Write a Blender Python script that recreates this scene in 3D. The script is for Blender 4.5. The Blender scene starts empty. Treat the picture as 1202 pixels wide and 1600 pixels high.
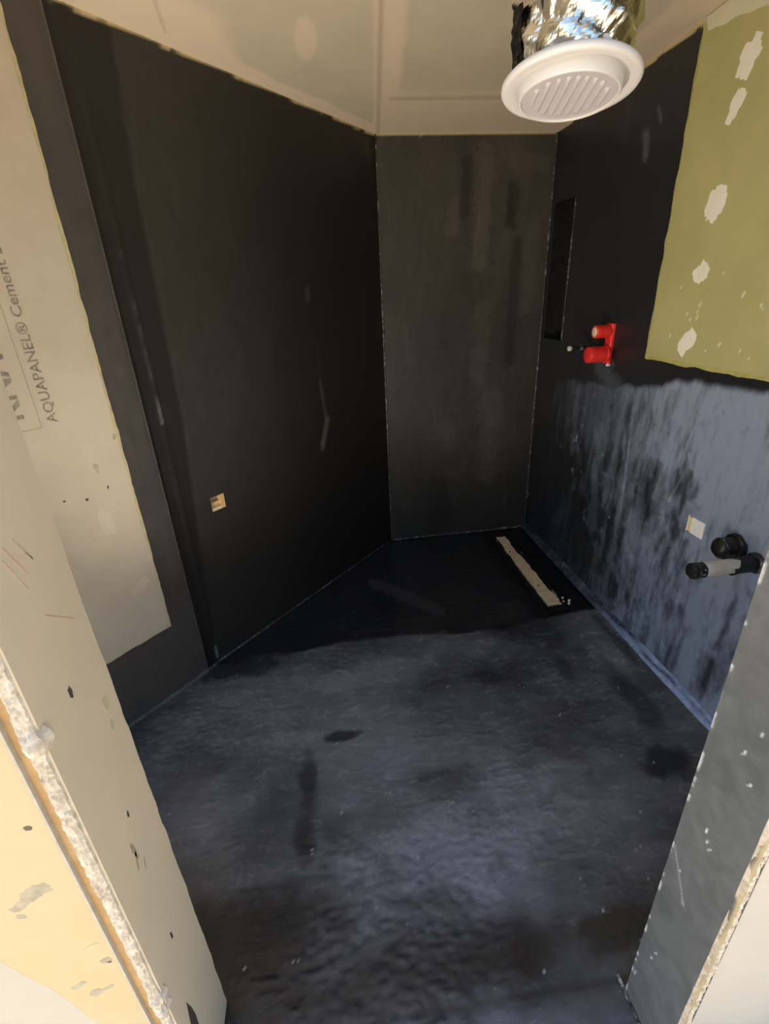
import bpy, bmesh, math, random
import numpy as np
from mathutils import Vector, Matrix

# ------------------------------------------------------------------ camera
sc = bpy.context.scene
C = sc.collection
cam_d = bpy.data.cameras.new('camera')
cam = bpy.data.objects.new('camera', cam_d); C.objects.link(cam)
cam_d.sensor_fit = 'VERTICAL'; cam_d.sensor_height = 36.0
cam_d.lens = 760.0 / 1600.0 * 36.0
cam_d.clip_start = 0.02
RC = ((0.98836, -0.09922, 0.11529), (-0.14599, -0.40614, 0.90207), (-0.04268, -0.90841, -0.4159))
m = Matrix.Identity(4)
for r in range(3):
    m[r][0] = RC[r][0]; m[r][1] = -RC[r][1]; m[r][2] = -RC[r][2]
m[2][3] = 1.64
cam.matrix_world = m
sc.camera = cam

# ------------------------------------------------------------------ sky, sun, exposure
SUN_EL, SUN_AZ = math.radians(47), math.radians(-82)      # azimuth from +y, negative = from the left
world = bpy.data.worlds.new('sky'); sc.world = world; world.use_nodes = True
wn = world.node_tree.nodes; wl = world.node_tree.links
sky = wn.new('ShaderNodeTexSky'); sky.sky_type = 'NISHITA'; sky.sun_disc = False
sky.sun_elevation = SUN_EL; sky.sun_rotation = SUN_AZ
sky.air_density = 1.3; sky.dust_density = 1.5
wl.new(sky.outputs[0], wn['Background'].inputs[0]); wn['Background'].inputs[1].default_value = 0.40
sd = bpy.data.lights.new('sun', 'SUN'); sd.energy = 16.0; sd.angle = math.radians(1.0); sd.color = (1.0, 0.86, 0.66)
so = bpy.data.objects.new('sun', sd); C.objects.link(so)
sv = Vector((math.sin(SUN_AZ) * math.cos(SUN_EL), math.cos(SUN_AZ) * math.cos(SUN_EL), math.sin(SUN_EL)))
so.rotation_euler = sv.to_track_quat('Z', 'Y').to_euler(); so.location = (-4, 0, 5)
sc.view_settings.view_transform = 'Standard'; sc.view_settings.look = 'None'
sc.view_settings.gamma = 1.0; sc.view_settings.use_curve_mapping = False
sc.view_settings.exposure = 0.0
sc.cycles.use_denoising = True; sc.cycles.adaptive_threshold = 0.025
sc.cycles.max_bounces = 8; sc.cycles.diffuse_bounces = 5; sc.cycles.glossy_bounces = 4
sc.cycles.sample_clamp_indirect = 8.0

# ------------------------------------------------------------------ helpers
rng = random.Random(7)
TB = [np.random.RandomState(i).rand(256, 256) for i in range(12)]
def vn(x, y, s=0):
    x = np.asarray(x, float); y = np.asarray(y, float)
    xi = np.floor(x).astype(int); yi = np.floor(y).astype(int)
    fx = x - xi; fy = y - yi; fx = fx * fx * (3 - 2 * fx); fy = fy * fy * (3 - 2 * fy)
    t = TB[s % 12]; a = xi & 255; b = yi & 255; a1 = (a + 1) & 255; b1 = (b + 1) & 255
    return (t[a, b] * (1 - fx) + t[a1, b] * fx) * (1 - fy) + (t[a, b1] * (1 - fx) + t[a1, b1] * fx) * fy
def fbm(x, y, s=0, o=4):
    r = 0; a = .5; n = 0
    for i in range(o):
        r = r + a * vn(x * 2 ** i + 17.3 * i, y * 2 ** i + 5.1 * i, s + i); n += a; a *= .55
    return r / n
def sstep(a, b, x):
    t = np.clip((x - a) / (b - a), 0, 1); return t * t * (3 - 2 * t)
def seg(U, V, p, q):
    px, py = p; dx, dy = q[0] - px, q[1] - py
    t = np.clip(((U - px) * dx + (V - py) * dy) / max(dx * dx + dy * dy, 1e-9), 0, 1)
    return np.hypot(U - px - t * dx, V - py - t * dy), t
def stroke(U, V, p, q, w, soft=.6, s=3, jag=.35, sc_=40):
    """soft brush mark from p to q, its rim roughened by noise"""
    d, t = seg(U, V, p, q)
    d = d * (1 + jag * (fbm(U * sc_, V * sc_, s) - .5) * 4)
    return 1 - sstep(w * (1 - soft), w, d)
def blob(U, V, c, ru, rv, soft=.7, s=5, jag=.5, sc_=14):
    d = np.hypot((U - c[0]) / ru, (V - c[1]) / rv)
    d = d + jag * (fbm(U * sc_, V * sc_, s) - .5) * 2
    return 1 - sstep(1 - soft, 1, d)

def link(o, parent=None, label=None, cat=None, group=None, kind=None):
    if o.name not in C.objects: C.objects.link(o)
    if parent is not None: o.parent = parent
    if label: o['label'] = label
    if cat: o['category'] = cat
    if group: o['group'] = group
    if kind: o['kind'] = kind
    return o
def empty(name, loc, **k):
    o = bpy.data.objects.new(name, None); o.location = loc; o.empty_display_size = .05
    return link(o, **k)
def from_bm(name, bm, mat, parent=None, smooth=False, **k):
    me = bpy.data.meshes.new(name); bm.normal_update(); bm.to_mesh(me); bm.free()
    if mat: me.materials.append(mat)
    if smooth: me.polygons.foreach_set('use_smooth', [True] * len(me.polygons))
    o = bpy.data.objects.new(name, me)
    link(o, parent, **k)
    if parent is not None and parent.type == 'EMPTY': o.matrix_parent_inverse = Matrix.Translation(-Vector(parent.location))
    return o
def box_bm(bm, lo, hi, M=None, bevel=0):
    r = bmesh.ops.create_cube(bm, size=1)
    vs = r['verts']
    for v in vs:
        v.co = Vector([lo[i] + (v.co[i] + .5) * (hi[i] - lo[i]) for i in range(3)])
        if M is not None: v.co = M @ v.co
    if bevel:
        es = list({e for v in vs for e in v.link_edges})
        bmesh.ops.bevel(bm, geom=es, offset=bevel, segments=2, affect='EDGES', profile=.6)
    return vs
def box(name, lo, hi, mat, parent=None, bevel=0, **k):
    bm = bmesh.new(); box_bm(bm, lo, hi, None, bevel); return from_bm(name, bm, mat, parent, **k)
def lathe(bm, prof, origin, axis, n=64, caps=False, jig=None):
    """profile [(r, h)], h along axis"""
    A = Vector(axis).normalized(); X = A.orthogonal().normalized(); Y = A.cross(X); O = Vector(origin)
    rings = []
    for k, (r, h) in enumerate(prof):
        ring = []
        for i in range(n):
            a = 2 * math.pi * i / n; rr = r if jig is None else r + jig(a, k)
            ring.append(bm.verts.new(O + A * h + (X * math.cos(a) + Y * math.sin(a)) * rr))
        rings.append(ring)
    for a, b in zip(rings, rings[1:]):
        for i in range(n):
            bm.faces.new((a[i], a[(i + 1) % n], b[(i + 1) % n], b[i]))
    if caps:
        bm.faces.new(list(reversed(rings[0]))); bm.faces.new(rings[-1])
    return rings

def grid_surface(name, P0, ux, uy, u0, u1, v0, v1, step, mat, normal, disp=None, coat=None, holes=(), keep=None,
                 thick=.1, **k):
    """a slab whose front face is a fine grid (relief + coat attribute); holes = rectangles (u0,u1,v0,v1) left open"""
    P0 = np.array(P0, float); ux = np.array(ux, float); uy = np.array(uy, float); nn = np.array(normal, float)
    us = set(np.linspace(u0, u1, max(2, int((u1 - u0) / step) + 1)).round(5)); vs = set(np.linspace(v0, v1, max(2, int((v1 - v0) / step) + 1)).round(5))
    for h in holes:
        us |= {h[0], h[1]}; vs |= {h[2], h[3]}
    us = np.array(sorted(us)); vs = np.array(sorted(vs)); nu, nv = len(us), len(vs)
    U, V = np.meshgrid(us, vs, indexing='ij')
    D = np.zeros_like(U) if disp is None else disp(U, V)
    co = P0 + U[..., None] * ux + V[..., None] * uy + D[..., None] * nn
    co = co.reshape(-1, 3); idx = np.arange(nu * nv).reshape(nu, nv)
    cu = (us[:-1] + us[1:]) / 2; cv = (vs[:-1] + vs[1:]) / 2
    CU, CV = np.meshgrid(cu, cv, indexing='ij'); ok = np.ones_like(CU, bool)
    for h in holes: ok &= ~((CU > h[0]) & (CU < h[1]) & (CV > h[2]) & (CV < h[3]))
    if keep is not None: ok &= keep(CU, CV)
    q = np.stack([idx[:-1, :-1], idx[1:, :-1], idx[1:, 1:], idx[:-1, 1:]], -1)[ok]
    flip = np.dot(np.cross(ux, uy), nn) < 0
    if flip: q = q[:, ::-1]
    faces = [q]
    # body behind the face: skirt + back
    if thick:
        cs = np.array([P0 + a * ux + b * uy - nn * (.004 if i < 4 else thick) for i, (a, b) in enumerate(((u0, v0), (u1, v0), (u1, v1), (u0, v1)) * 2)])
        n0 = len(co); co = np.vstack([co, cs])
        f = [[0, 1, 5, 4], [1, 2, 6, 5], [2, 3, 7, 6], [3, 0, 4, 7], [4, 5, 6, 7]]
        f = np.array(f) + n0
        if not flip: f = f[:, ::-1]
        faces.append(f)
    q = np.vstack(faces)
    me = bpy.data.meshes.new(name)
    me.vertices.add(len(co)); me.vertices.foreach_set('co', co.ravel())
    me.loops.add(q.size); me.loops.foreach_set('vertex_index', q.ravel().astype(np.int32))
    me.polygons.add(len(q)); me.polygons.foreach_set('loop_start', np.arange(0, q.size, 4, dtype=np.int32))
    me.polygons.foreach_set('loop_total', np.full(len(q), 4, np.int32))
    sm = np.ones(len(q), bool); 
    if thick: sm[-5:] = False
    me.polygons.foreach_set('use_smooth', sm)
    me.update(calc_edges=True); me.validate()
    at = me.attributes.new('coat', 'FLOAT_COLOR', 'POINT')
    col = np.zeros((len(co), 4))
    if coat is not None:
        chs = coat(U, V)
        for i, c in enumerate(chs):
            if c is not None: col[:nu * nv, i] = np.clip(np.broadcast_to(c, U.shape), 0, 1).ravel()
    at.data.foreach_set('color', col.ravel())
    me.materials.append(mat)
    return link(bpy.data.objects.new(name, me), **k)

def slab(name, pts, P0, ux, uy, nn, t, mat, parent=None, lift=0.0, smooth=False, **k):
    """thin plate from a 2-D outline on the plane P0,ux,uy, thickness t along nn"""
    P0, ux, uy, nn = map(Vector, (P0, ux, uy, nn))
    bm = bmesh.new()
    lo = [bm.verts.new(P0 + ux * a + uy * b + nn * (lift - .002)) for a, b in pts]
    hi = [bm.verts.new(P0 + ux * a + uy * b + nn * (lift + t)) for a, b in pts]
    n = len(pts)
    bm.faces.new(hi); bm.faces.new(lo[::-1])
    for i in range(n): bm.faces.new((lo[i], lo[(i + 1) % n], hi[(i + 1) % n], hi[i]))
    bmesh.ops.recalc_face_normals(bm, faces=bm.faces)
    return from_bm(name, bm, mat, parent, smooth, **k)
def ragged(corners, amp, step, seed, closed=True):
    out = []; n = len(corners)
    for i in range(n if closed else n - 1):
        a = np.array(corners[i]); b = np.array(corners[(i + 1) % n]); L = np.linalg.norm(b - a); d = (b - a) / L; nr = np.array((-d[1], d[0]))
        k = max(1, int(L / step))
        for j in range(k):
            t = j / k * L
            e = 0 if j == 0 else amp * (2 * float(fbm(t / step / 2.5 + i * 31, seed * 7.7, seed, 3)) - 1) * 1.8
            out.append(tuple(a + d * t + nr * e))
    return out

# ------------------------------------------------------------------ materials
def mat_new(name):
    m = bpy.data.materials.new(name); m.use_nodes = True
    nt = m.node_tree; return m, nt, nt.nodes['Principled BSDF'], nt.nodes, nt.links
def noise_node(ns, ls, scale, detail=4, rough=.6, stretch=None, dist=0):
    tc = ns.new('ShaderNodeTexCoord'); n = ns.new('ShaderNodeTexNoise')
    n.inputs['Scale'].default_value = scale; n.inputs['Detail'].default_value = detail; n.inputs['Roughness'].default_value = rough
    n.inputs['Distortion'].default_value = dist
    if stretch:
        mp = ns.new('ShaderNodeMapping'); mp.inputs['Scale'].default_value = stretch
        ls.new(tc.outputs['Object'], mp.inputs[0]); ls.new(mp.outputs[0], n.inputs[0])
    else: ls.new(tc.outputs['Object'], n.inputs[0])
    return n.outputs[0]
def mixc(ns, ls, fac, a, b):
    x = ns.new('ShaderNodeMix'); x.data_type = 'RGBA'
    for sock, v in ((x.inputs[0], fac), (x.inputs[6], a), (x.inputs[7], b)):
        if isinstance(v, (int, float)): sock.default_value = v
        elif isinstance(v, tuple): sock.default_value = v + (1,) if len(v) == 3 else v
        else: ls.new(v, sock)
    return x.outputs[2]
def mth(ns, ls, op, a, b=None, c=None, clamp=False):
    x = ns.new('ShaderNodeMath'); x.operation = op; x.use_clamp = clamp
    for i, v in enumerate((a, b, c)):
        if v is None: continue
        if isinstance(v, (int, float)): x.inputs[i].default_value = v
        else: ls.new(v, x.inputs[i])
    return x.outputs[0]
def ramp(ns, ls, fac, lo, hi):
    x = ns.new('ShaderNodeMapRange'); x.clamp = True
    ls.new(fac, x.inputs[0]); x.inputs[1].default_value = lo; x.inputs[2].default_value = hi
    return x.outputs[0]
def bump(ns, ls, bs, h, strength, dist=.002):
    b = ns.new('ShaderNodeBump'); b.inputs['Strength'].default_value = strength; b.inputs['Distance'].default_value = dist
    ls.new(h, b.inputs['Height']); ls.new(b.outputs[0], bs.inputs['Normal'])

def membrane(name, film_or_sheen=(.10, .125, .175), black=(.0105, .0105, .011), rough=.46, bstr=.35, bsc=90, stretch=None, chalk=(.45, .46, .5), bare=(.55, .46, .27), wet=.18, spec=.5):
    """black waterproofing paint; attribute coat: R dried coat and painted sheen, G wet gloss, B chalky scuffs and painted highlights, A bare board"""
    m, nt, bs, ns, ls = mat_new(name)
    at = ns.new('ShaderNodeAttribute'); at.attribute_name = 'coat'
    sp = ns.new('ShaderNodeSeparateColor'); ls.new(at.outputs['Color'], sp.inputs[0])
    n1 = noise_node(ns, ls, 22, 6, .65, stretch, .6); n2 = noise_node(ns, ls, bsc, 5, .6, stretch)
    k = mth(ns, ls, 'MULTIPLY', sp.outputs[0], mth(ns, ls, 'MULTIPLY_ADD', n1, 1.1, .45), clamp=True)
    c = mixc(ns, ls, k, black, film_or_sheen)
    cm = mth(ns, ls, 'MULTIPLY', sp.outputs[2], mth(ns, ls, 'MULTIPLY_ADD', n2, 1.6, .1), clamp=True)
    c = mixc(ns, ls, cm, c, chalk)
    c = mixc(ns, ls, at.outputs['Alpha'], c, bare)
    ls.new(c, bs.inputs['Base Color'])
    r = mth(ns, ls, 'MULTIPLY_ADD', sp.outputs[1], wet - rough, rough)
    r = mth(ns, ls, 'ADD', r, mth(ns, ls, 'MULTIPLY_ADD', n1, .24, -.12), clamp=True)
    ls.new(r, bs.inputs['Roughness'])
    bs.inputs['Specular IOR Level'].default_value = spec
    bump(ns, ls, bs, mth(ns, ls, 'ADD', n1, mth(ns, ls, 'MULTIPLY', n2, .6)), bstr, .003)
    return m
def plain(name, c1, c2, scale=6, rough=.75, bstr=.15, bsc=120, metal=0, lo=.35, hi=.65, stretch=None, spec=.4):
    m, nt, bs, ns, ls = mat_new(name)
    n1 = noise_node(ns, ls, scale, 5, .6, stretch); n2 = noise_node(ns, ls, bsc, 4)
    ls.new(mixc(ns, ls, ramp(ns, ls, n1, lo, hi), c1, c2), bs.inputs['Base Color'])
    bs.inputs['Roughness'].default_value = rough; bs.inputs['Metallic'].default_value = metal
    bs.inputs['Specular IOR Level'].default_value = spec
    bump(ns, ls, bs, n2, bstr, .002)
    return m
def plaster(name, board, comp, bands=True):
    m, nt, bs, ns, ls = mat_new(name)
    at = ns.new('ShaderNodeAttribute'); at.attribute_name = 'coat'
    sp = ns.new('ShaderNodeSeparateColor'); ls.new(at.outputs['Color'], sp.inputs[0])
    n1 = noise_node(ns, ls, 5, 5); n2 = noise_node(ns, ls, 150, 3)
    c = mixc(ns, ls, ramp(ns, ls, n1, .3, .7), board, tuple(x * .9 for x in board))
    c = mixc(ns, ls, sp.outputs[0], c, comp)
    c = mixc(ns, ls, sp.outputs[1], c, (.26, .2, .14))
    ls.new(c, bs.inputs['Base Color']); bs.inputs['Roughness'].default_value = .8
    bump(ns, ls, bs, n2, .12, .001)
    return m

M_floor = membrane('membrane_floor', black=(.0095, .0108, .013), film_or_sheen=(.20, .22, .255), rough=.27, bstr=.22, bsc=60, stretch=(.7, 1.25, 1), wet=.2)
M_right = membrane('membrane_right', film_or_sheen=(.27, .335, .47), rough=.42, bstr=.3, stretch=(1, 1.6, .5))  # bluish sheen mixed into the dried coat colour
M_wall = membrane('membrane_wall', film_or_sheen=(.075, .070, .064), rough=.5, spec=.36, black=(.008, .008, .0085), bstr=.22, stretch=(1, 1, .5))
M_jamb = membrane('membrane_jamb', film_or_sheen=(.135, .147, .153), rough=.5, bstr=.15, chalk=(.7, .72, .75))
M_ceil = plaster('ceiling_board', (.60, .54, .43), (.72, .61, .49))
M_green = plain('green_board', (.44, .42, .20), (.50, .47, .23), 4, .8, .1)
M_greenrim = plain('green_board_rim', (.38, .36, .11), (.48, .45, .17), 30, .8, .2)
M_cement = plain('cement_board', (.43, .375, .30), (.49, .435, .355), 3.5, .8, .12)
M_cementrim = plain('cement_board_rim', (.40, .37, .22), (.48, .43, .28), 40, .8, .2)
M_smear = plain('pale_smear', (.49, .44, .36), (.53, .48, .40), 20, .8, .1)
M_filler = plain('filler', (.86, .84, .76), (.92, .90, .84), 20, .75, .25, 60)
M_compound = plain('joint_compound', (.62, .61, .44), (.70, .68, .52), 6, .8, .15)
M_reveal = plain('reveal_board', (.54, .465, .345), (.60, .50, .38), 3.0, .8, .12)
M_yellow = plain('outer_board', (.46, .37, .21), (.50, .41, .26), 3, .8, .12)
M_beige = plain('outer_board_beige', (.42, .385, .335), (.46, .425, .375), 3, .8, .12)
M_gyp = plain('torn_gypsum', (.40, .33, .25), (.62, .55, .46), 60, .9, .9, 90)
M_brown = plain('kraft_paper', (.42, .26, .11), (.50, .33, .16), 30, .85, .2)
M_bead = plain('zinc_bead', (.34, .32, .28), (.42, .40, .36), 40, .6, .1)
M_stain = plain('stain', (.30, .26, .19), (.40, .35, .26), 40, .8, .1)
M_dark = plain('dark_speck', (.03, .025, .03), (.08, .06, .05), 60, .6, .1)
M_ink = plain('printing_ink', (.15, .13, .12), (.30, .26, .21), 70, .8, .0)
M_inkpale = plain('printing_ink_pale', (.30, .26, .21), (.36, .32, .26), 70, .8, .0)
M_pencil = plain('red_pencil', (.50, .30, .22), (.55, .38, .28), 70, .8, .0)
M_white = plain('white_plastic', (.54, .535, .56), (.57, .565, .59), 3, .35, .02, 40, spec=.5)
M_grille = plain('grille_plastic', (.40, .385, .43), (.43, .415, .46), 3, .4, .02, 40, spec=.5)
M_foil = plain('aluminium_foil', (.50, .49, .45), (.64, .63, .58), 20, .17, .12, 90, metal=1)
M_black = plain('black_paint', (.008, .008, .009), (.02, .02, .022), 30, .35, .5, 60)
M_red = plain('red_plastic', (.72, .022, .025), (.82, .04, .035), 12, .38, .1, 50, spec=.5)
M_cream = plain('cream_plug', (.72, .62, .42), (.78, .68, .5), 20, .6, .1)
M_tan = plain('masking_tape', (.68, .54, .36), (.84, .71, .50), 26, .6, .5, 45)
M_grey = plain('grey_pipe', (.52, .52, .50), (.64, .64, .62), 18, .45, .2, 60)
M_timber = plain('timber', (.62, .38, .16), (.74, .52, .27), 40, .7, .2, stretch=(1, 1, .15))
M_ply = plain('grey_board_back', (.35, .28, .24), (.48, .38, .32), 60, .8, .2)
M_foam = plain('white_foam', (.82, .83, .85), (.92, .93, .95), 30, .7, .3, 70)
M_ochre = plain('ochre_foam', (.75, .58, .28), (.85, .70, .42), 30, .7, .3, 70)
M_ground = plain('screed', (.70, .61, .47), (.76, .67, .53), 3, .85, .2, 40)

# ------------------------------------------------------------------ the setting
XR, YB = 1.434, 3.068
L0 = np.array((-.551, 2.056, 0)); DV = np.array((.6955, .7185, 0)); NL = np.array((.7185, -.6955, 0))
SBL = 1.411
ZAX = (0, 0, 1)
def zc(y): return 2.372 + (3.068 - y) * .056
HT = 2.60

# --- floor
def lstep(x): return 2.0 + .02 * np.sin(x * 5 + 1)
def floor_disp(X, Y):
    d = .010 * (fbm(X * 1.6, Y * 1.6, 1, 3) - .5)
    d += .0042 * (fbm(X * 5 + .8 * Y, Y * 17 + X * 2, 2, 3) - .5)                       # trowel drags
    act = sstep(.46, .66, fbm(X * 3.1, Y * 3.1, 4, 3))
    d += act * .0072 * (fbm(X * 48, Y * 75, 6, 3) - .5)                        # crusty clusters
    ridge = np.abs(fbm(X * 4.2, Y * 15, 7, 4) - .5)
    d += .0026 * (1 - sstep(0, .02, ridge)) * sstep(.42, .6, fbm(X * 2.3 + 4, Y * 2.3, 9, 2))
    d -= .010 * sstep(lstep(X) - .02, lstep(X) + .03, Y) * (1 - .0 * X)          # shower tray area a touch lower
    g, _ = seg(X, Y, (.0, .578), (.66, .55)); d -= .003 * (1 - sstep(.0, .03, g))
    dr = (X > 1.12) & (X < 1.29) & (Y > 2.04) & (Y < 2.98)
    d = np.where(dr, np.minimum(d, -.008), d)
    return d
def floor_coat(X, Y):
    f = .42 + 1.15 * (fbm(X * 2.2, Y * 3.0, 3, 4) - .5)
    f *= .74 + .34 * fbm(X * 3, Y * 24, 5, 4) + .34 * fbm(X * 11, Y * 15, 9, 4)
    for c, ru, rv, a in (((.28, .93), .42, .16, .55), ((.10, 1.0), .3, .12, .3), ((.45, .78), .22, .1, .35), ((.62, 1.12), .45, .14, .35), ((-.45, 1.2), .25, .25, .2),
                         ((.95, 1.5), .4, .35, .3), ((.2, 1.75), .6, .16, .22), ((1.27, 1.68), .12, .25, .35), ((.75, 1.85), .45, .12, .3)):
        f += a * blob(X, Y, c, ru, rv, .9)  # light areas paint the bluish floor sheen along with dried coat
    dk = 0
    for c, ru, rv, a in (((-.02, 1.44), .10, .035, .8), ((-.17, 1.28), .05, .15, .7), ((-.19, 1.05), .05, .1, .7), ((1.15, 1.1), .12, .10, .85), ((.68, .66), .17, .09, .8),
                         ((.34, 1.16), .2, .08, .45), ((-.3, .8), .35, .16, .65), ((.05, .62), .45, .1, .55), ((1.22, 1.42), .07, .28, .6), ((1.36, 1.75), .035, .3, .6),
                         ((.62, 1.98), .15, .03, .8), ((.30, 1.56), .05, .05, .4), ((1.02, 1.62), .05, .12, .5), ((-.5, 1.93), .3, .09, .8)):
        dk = np.maximum(dk, a * blob(X, Y, c, ru, rv, .6))
    shower = sstep(lstep(X) - .012, lstep(X) + .03, Y + .05 * (fbm(X * 9, Y * 9, 8) - .5))
    gv, _ = seg(X, Y, (.0, .578), (.66, .55)); dk = np.maximum(dk, .5 * (1 - sstep(.003, .014, gv)))
    f = f * (1 - dk)
    f = f * (1 - shower) + shower * .10 * fbm(X * 3, Y * 3, 2)
    rim = shower * (X > 1.0) * sstep(1.02, 1.1, X)
    f *= 1 - .95 * rim
    f = np.maximum(f, .14 * stroke(X, Y, (.25, 2.55), (.55, 2.2), .10, .9) * shower)  # soft gloss streak painted into the colour
    wet = np.clip(.25 + dk * .45 + .3 * shower + .6 * rim, 0, 1)
    ch = .5 * stroke(X, Y, (-.61, 1.99), (-1.05, 1.54), .012, .9)
    spk = vn(X * 160, Y * 160, 9) * vn(X * 37 + 9, Y * 37, 10)
    ch = np.maximum(ch, .9 * sstep(.78, .86, spk) * (Y < 1.7))
    return f, wet, ch, None
def in_room(X, Y): return ((X - L0[0]) * NL[0] + (Y - L0[1]) * NL[1]) > -.05
floor = grid_surface('floor', (0, 0, 0), (1, 0, 0), (0, 1, 0), -2.2, XR + .02, .36, YB + .02, .0068, M_floor, (0, 0, 1), floor_disp, floor_coat,
                     keep=in_room, thick=.12, kind='structure', label='black waterproofed screed floor with trowel marks')
box('floor_entrance', (-7, -7, -.14), (7, .36, -.004), M_ground, kind='structure', label='pale screed floor outside the doorway')

# --- ceiling (mesh front faces down)
def ceil_disp(X, Y):
    d = .004 * (fbm(X * 2, Y * 2, 3, 3) - .5)
    s, _ = seg(X, Y, (.45, 3.07), (.30, 1.87)); d += .002 * (1 - sstep(.0, .03, s))
    s2, _ = seg(X, Y, (.44, 2.64), (1.45, 2.64)); d += .002 * (1 - sstep(0, .03, s2))
    return d
def ceil_coat(X, Y):
    dl = (X - L0[0]) * NL[0] + (Y - L0[1]) * NL[1]                 # distance from the left wall
    w = .10 + .22 * sstep(2.4, 2.0, Y) + .05 * (fbm(X * 6, Y * 6, 5) - .5)
    f = 1 - sstep(w * .7, w, dl)
    s, _ = seg(X, Y, (.45, 3.07), (.22, 1.2))
    right = (X - .45) * (-1.87) - (Y - 3.07) * (-.23) < 0
    f = np.maximum(f, np.where(right, 1 - sstep(.07, .10, s + .03 * (fbm(X * 8, Y * 8, 6) - .5)), .7 * (1 - sstep(.015, .03, s))))
    f = np.maximum(f, (1 - sstep(.42, .55, YB - Y + .12 * (fbm(X * 5, Y * 5, 7) - .5))) * (X > .40) * .9)
    f = np.maximum(f, (1 - sstep(.16, .2, XR - X + .04 * (fbm(X * 8, Y * 8, 2) - .5))))
    f = np.maximum(f, .8 * blob(X, Y, (.085, 2.18), .045, .15, .25, jag=.15))
    f = np.maximum(f, .5 * blob(X, Y, (.38, 2.5), .03, .05, .4, jag=.2))
    g = .42 * (1 - sstep(.002, .014, s))
    s2, _ = seg(X, Y, (.46, 2.64), (1.45, 2.62)); g = np.maximum(g, .35 * (1 - sstep(.006, .03, s2)))
    s3, _ = seg(X, Y, (-.34, 1.85), (-.365, 2.15)); g = np.maximum(g, .3 * (1 - sstep(.003, .008, s3)))
    return f, g, None, None
ux = Vector((1, 0, 0)); uyc = Vector((0, 1, -.056))
ceiling = grid_surface('ceiling', (0, 0, 2.372 + 3.068 * .056), ux, uyc, -2.7, XR + .1, .30, YB + .1, .008, M_ceil, (0, 0, -1), ceil_disp, ceil_coat,
                       thick=.10, kind='structure', label='beige plasterboard ceiling with filled joints')

# --- back wall
def edge_bare(zz, top, U, seed):
    return sstep(0, .004, zz - top + .016 * (fbm(U * 26, U * 3, seed, 4)))
def back_coat(X, Z):
    f = .52 + .6 * (fbm(X * 2.5, Z * 1.5, 2, 4) - .5)
    f += .3 * sstep(.9, 1.25, X) * sstep(1.2, 1.9, Z) * (.4 + fbm(X * 9, Z * 2, 6))
    for p, q, w, a in (((1.03, 2.28), (1.02, 1.75), .06, .45), ((.86, 2.05), (.86, 1.93), .05, .3), ((1.2, 2.25), (1.37, 2.23), .05, .4), ((1.33, 1.95), (1.33, 1.5), .06, .3),
                       ((1.05, 1.5), (1.04, 1.1), .08, .25), ((1.15, .95), (1.13, .45), .1, .35), ((.8, .8), (.85, .7), .08, .2)):
        f += a * stroke(X, Z, p, q, w, .6)
    for p, q, w, a in (((.93, 2.25), (.92, 2.0), .04, .5), ((1.2, 2.12), (1.2, 1.95), .05, .6), ((1.24, 1.85), (1.23, 1.2), .05, .5), ((.75, .35), (.8, .15), .16, .5)):
        f *= 1 - a * stroke(X, Z, p, q, w, .7)
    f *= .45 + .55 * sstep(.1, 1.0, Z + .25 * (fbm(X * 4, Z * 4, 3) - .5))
    return f, .15 + .2 * fbm(X * 5, Z * 3, 4), .03 * sstep(.66, .8, fbm(X * 30, Z * 4, 9)), edge_bare(Z, zc(YB), X, 1)
wall_disp = lambda U, V: .004 * (fbm(U * 2, V * 2, 4, 3) - .5) + .0012 * (fbm(U * 22, V * 5, 5, 3) - .5)
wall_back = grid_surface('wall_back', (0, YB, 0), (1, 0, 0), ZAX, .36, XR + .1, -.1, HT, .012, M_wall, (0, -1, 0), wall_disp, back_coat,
                         kind='structure', label='narrow black coated end wall of the shower')

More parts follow.
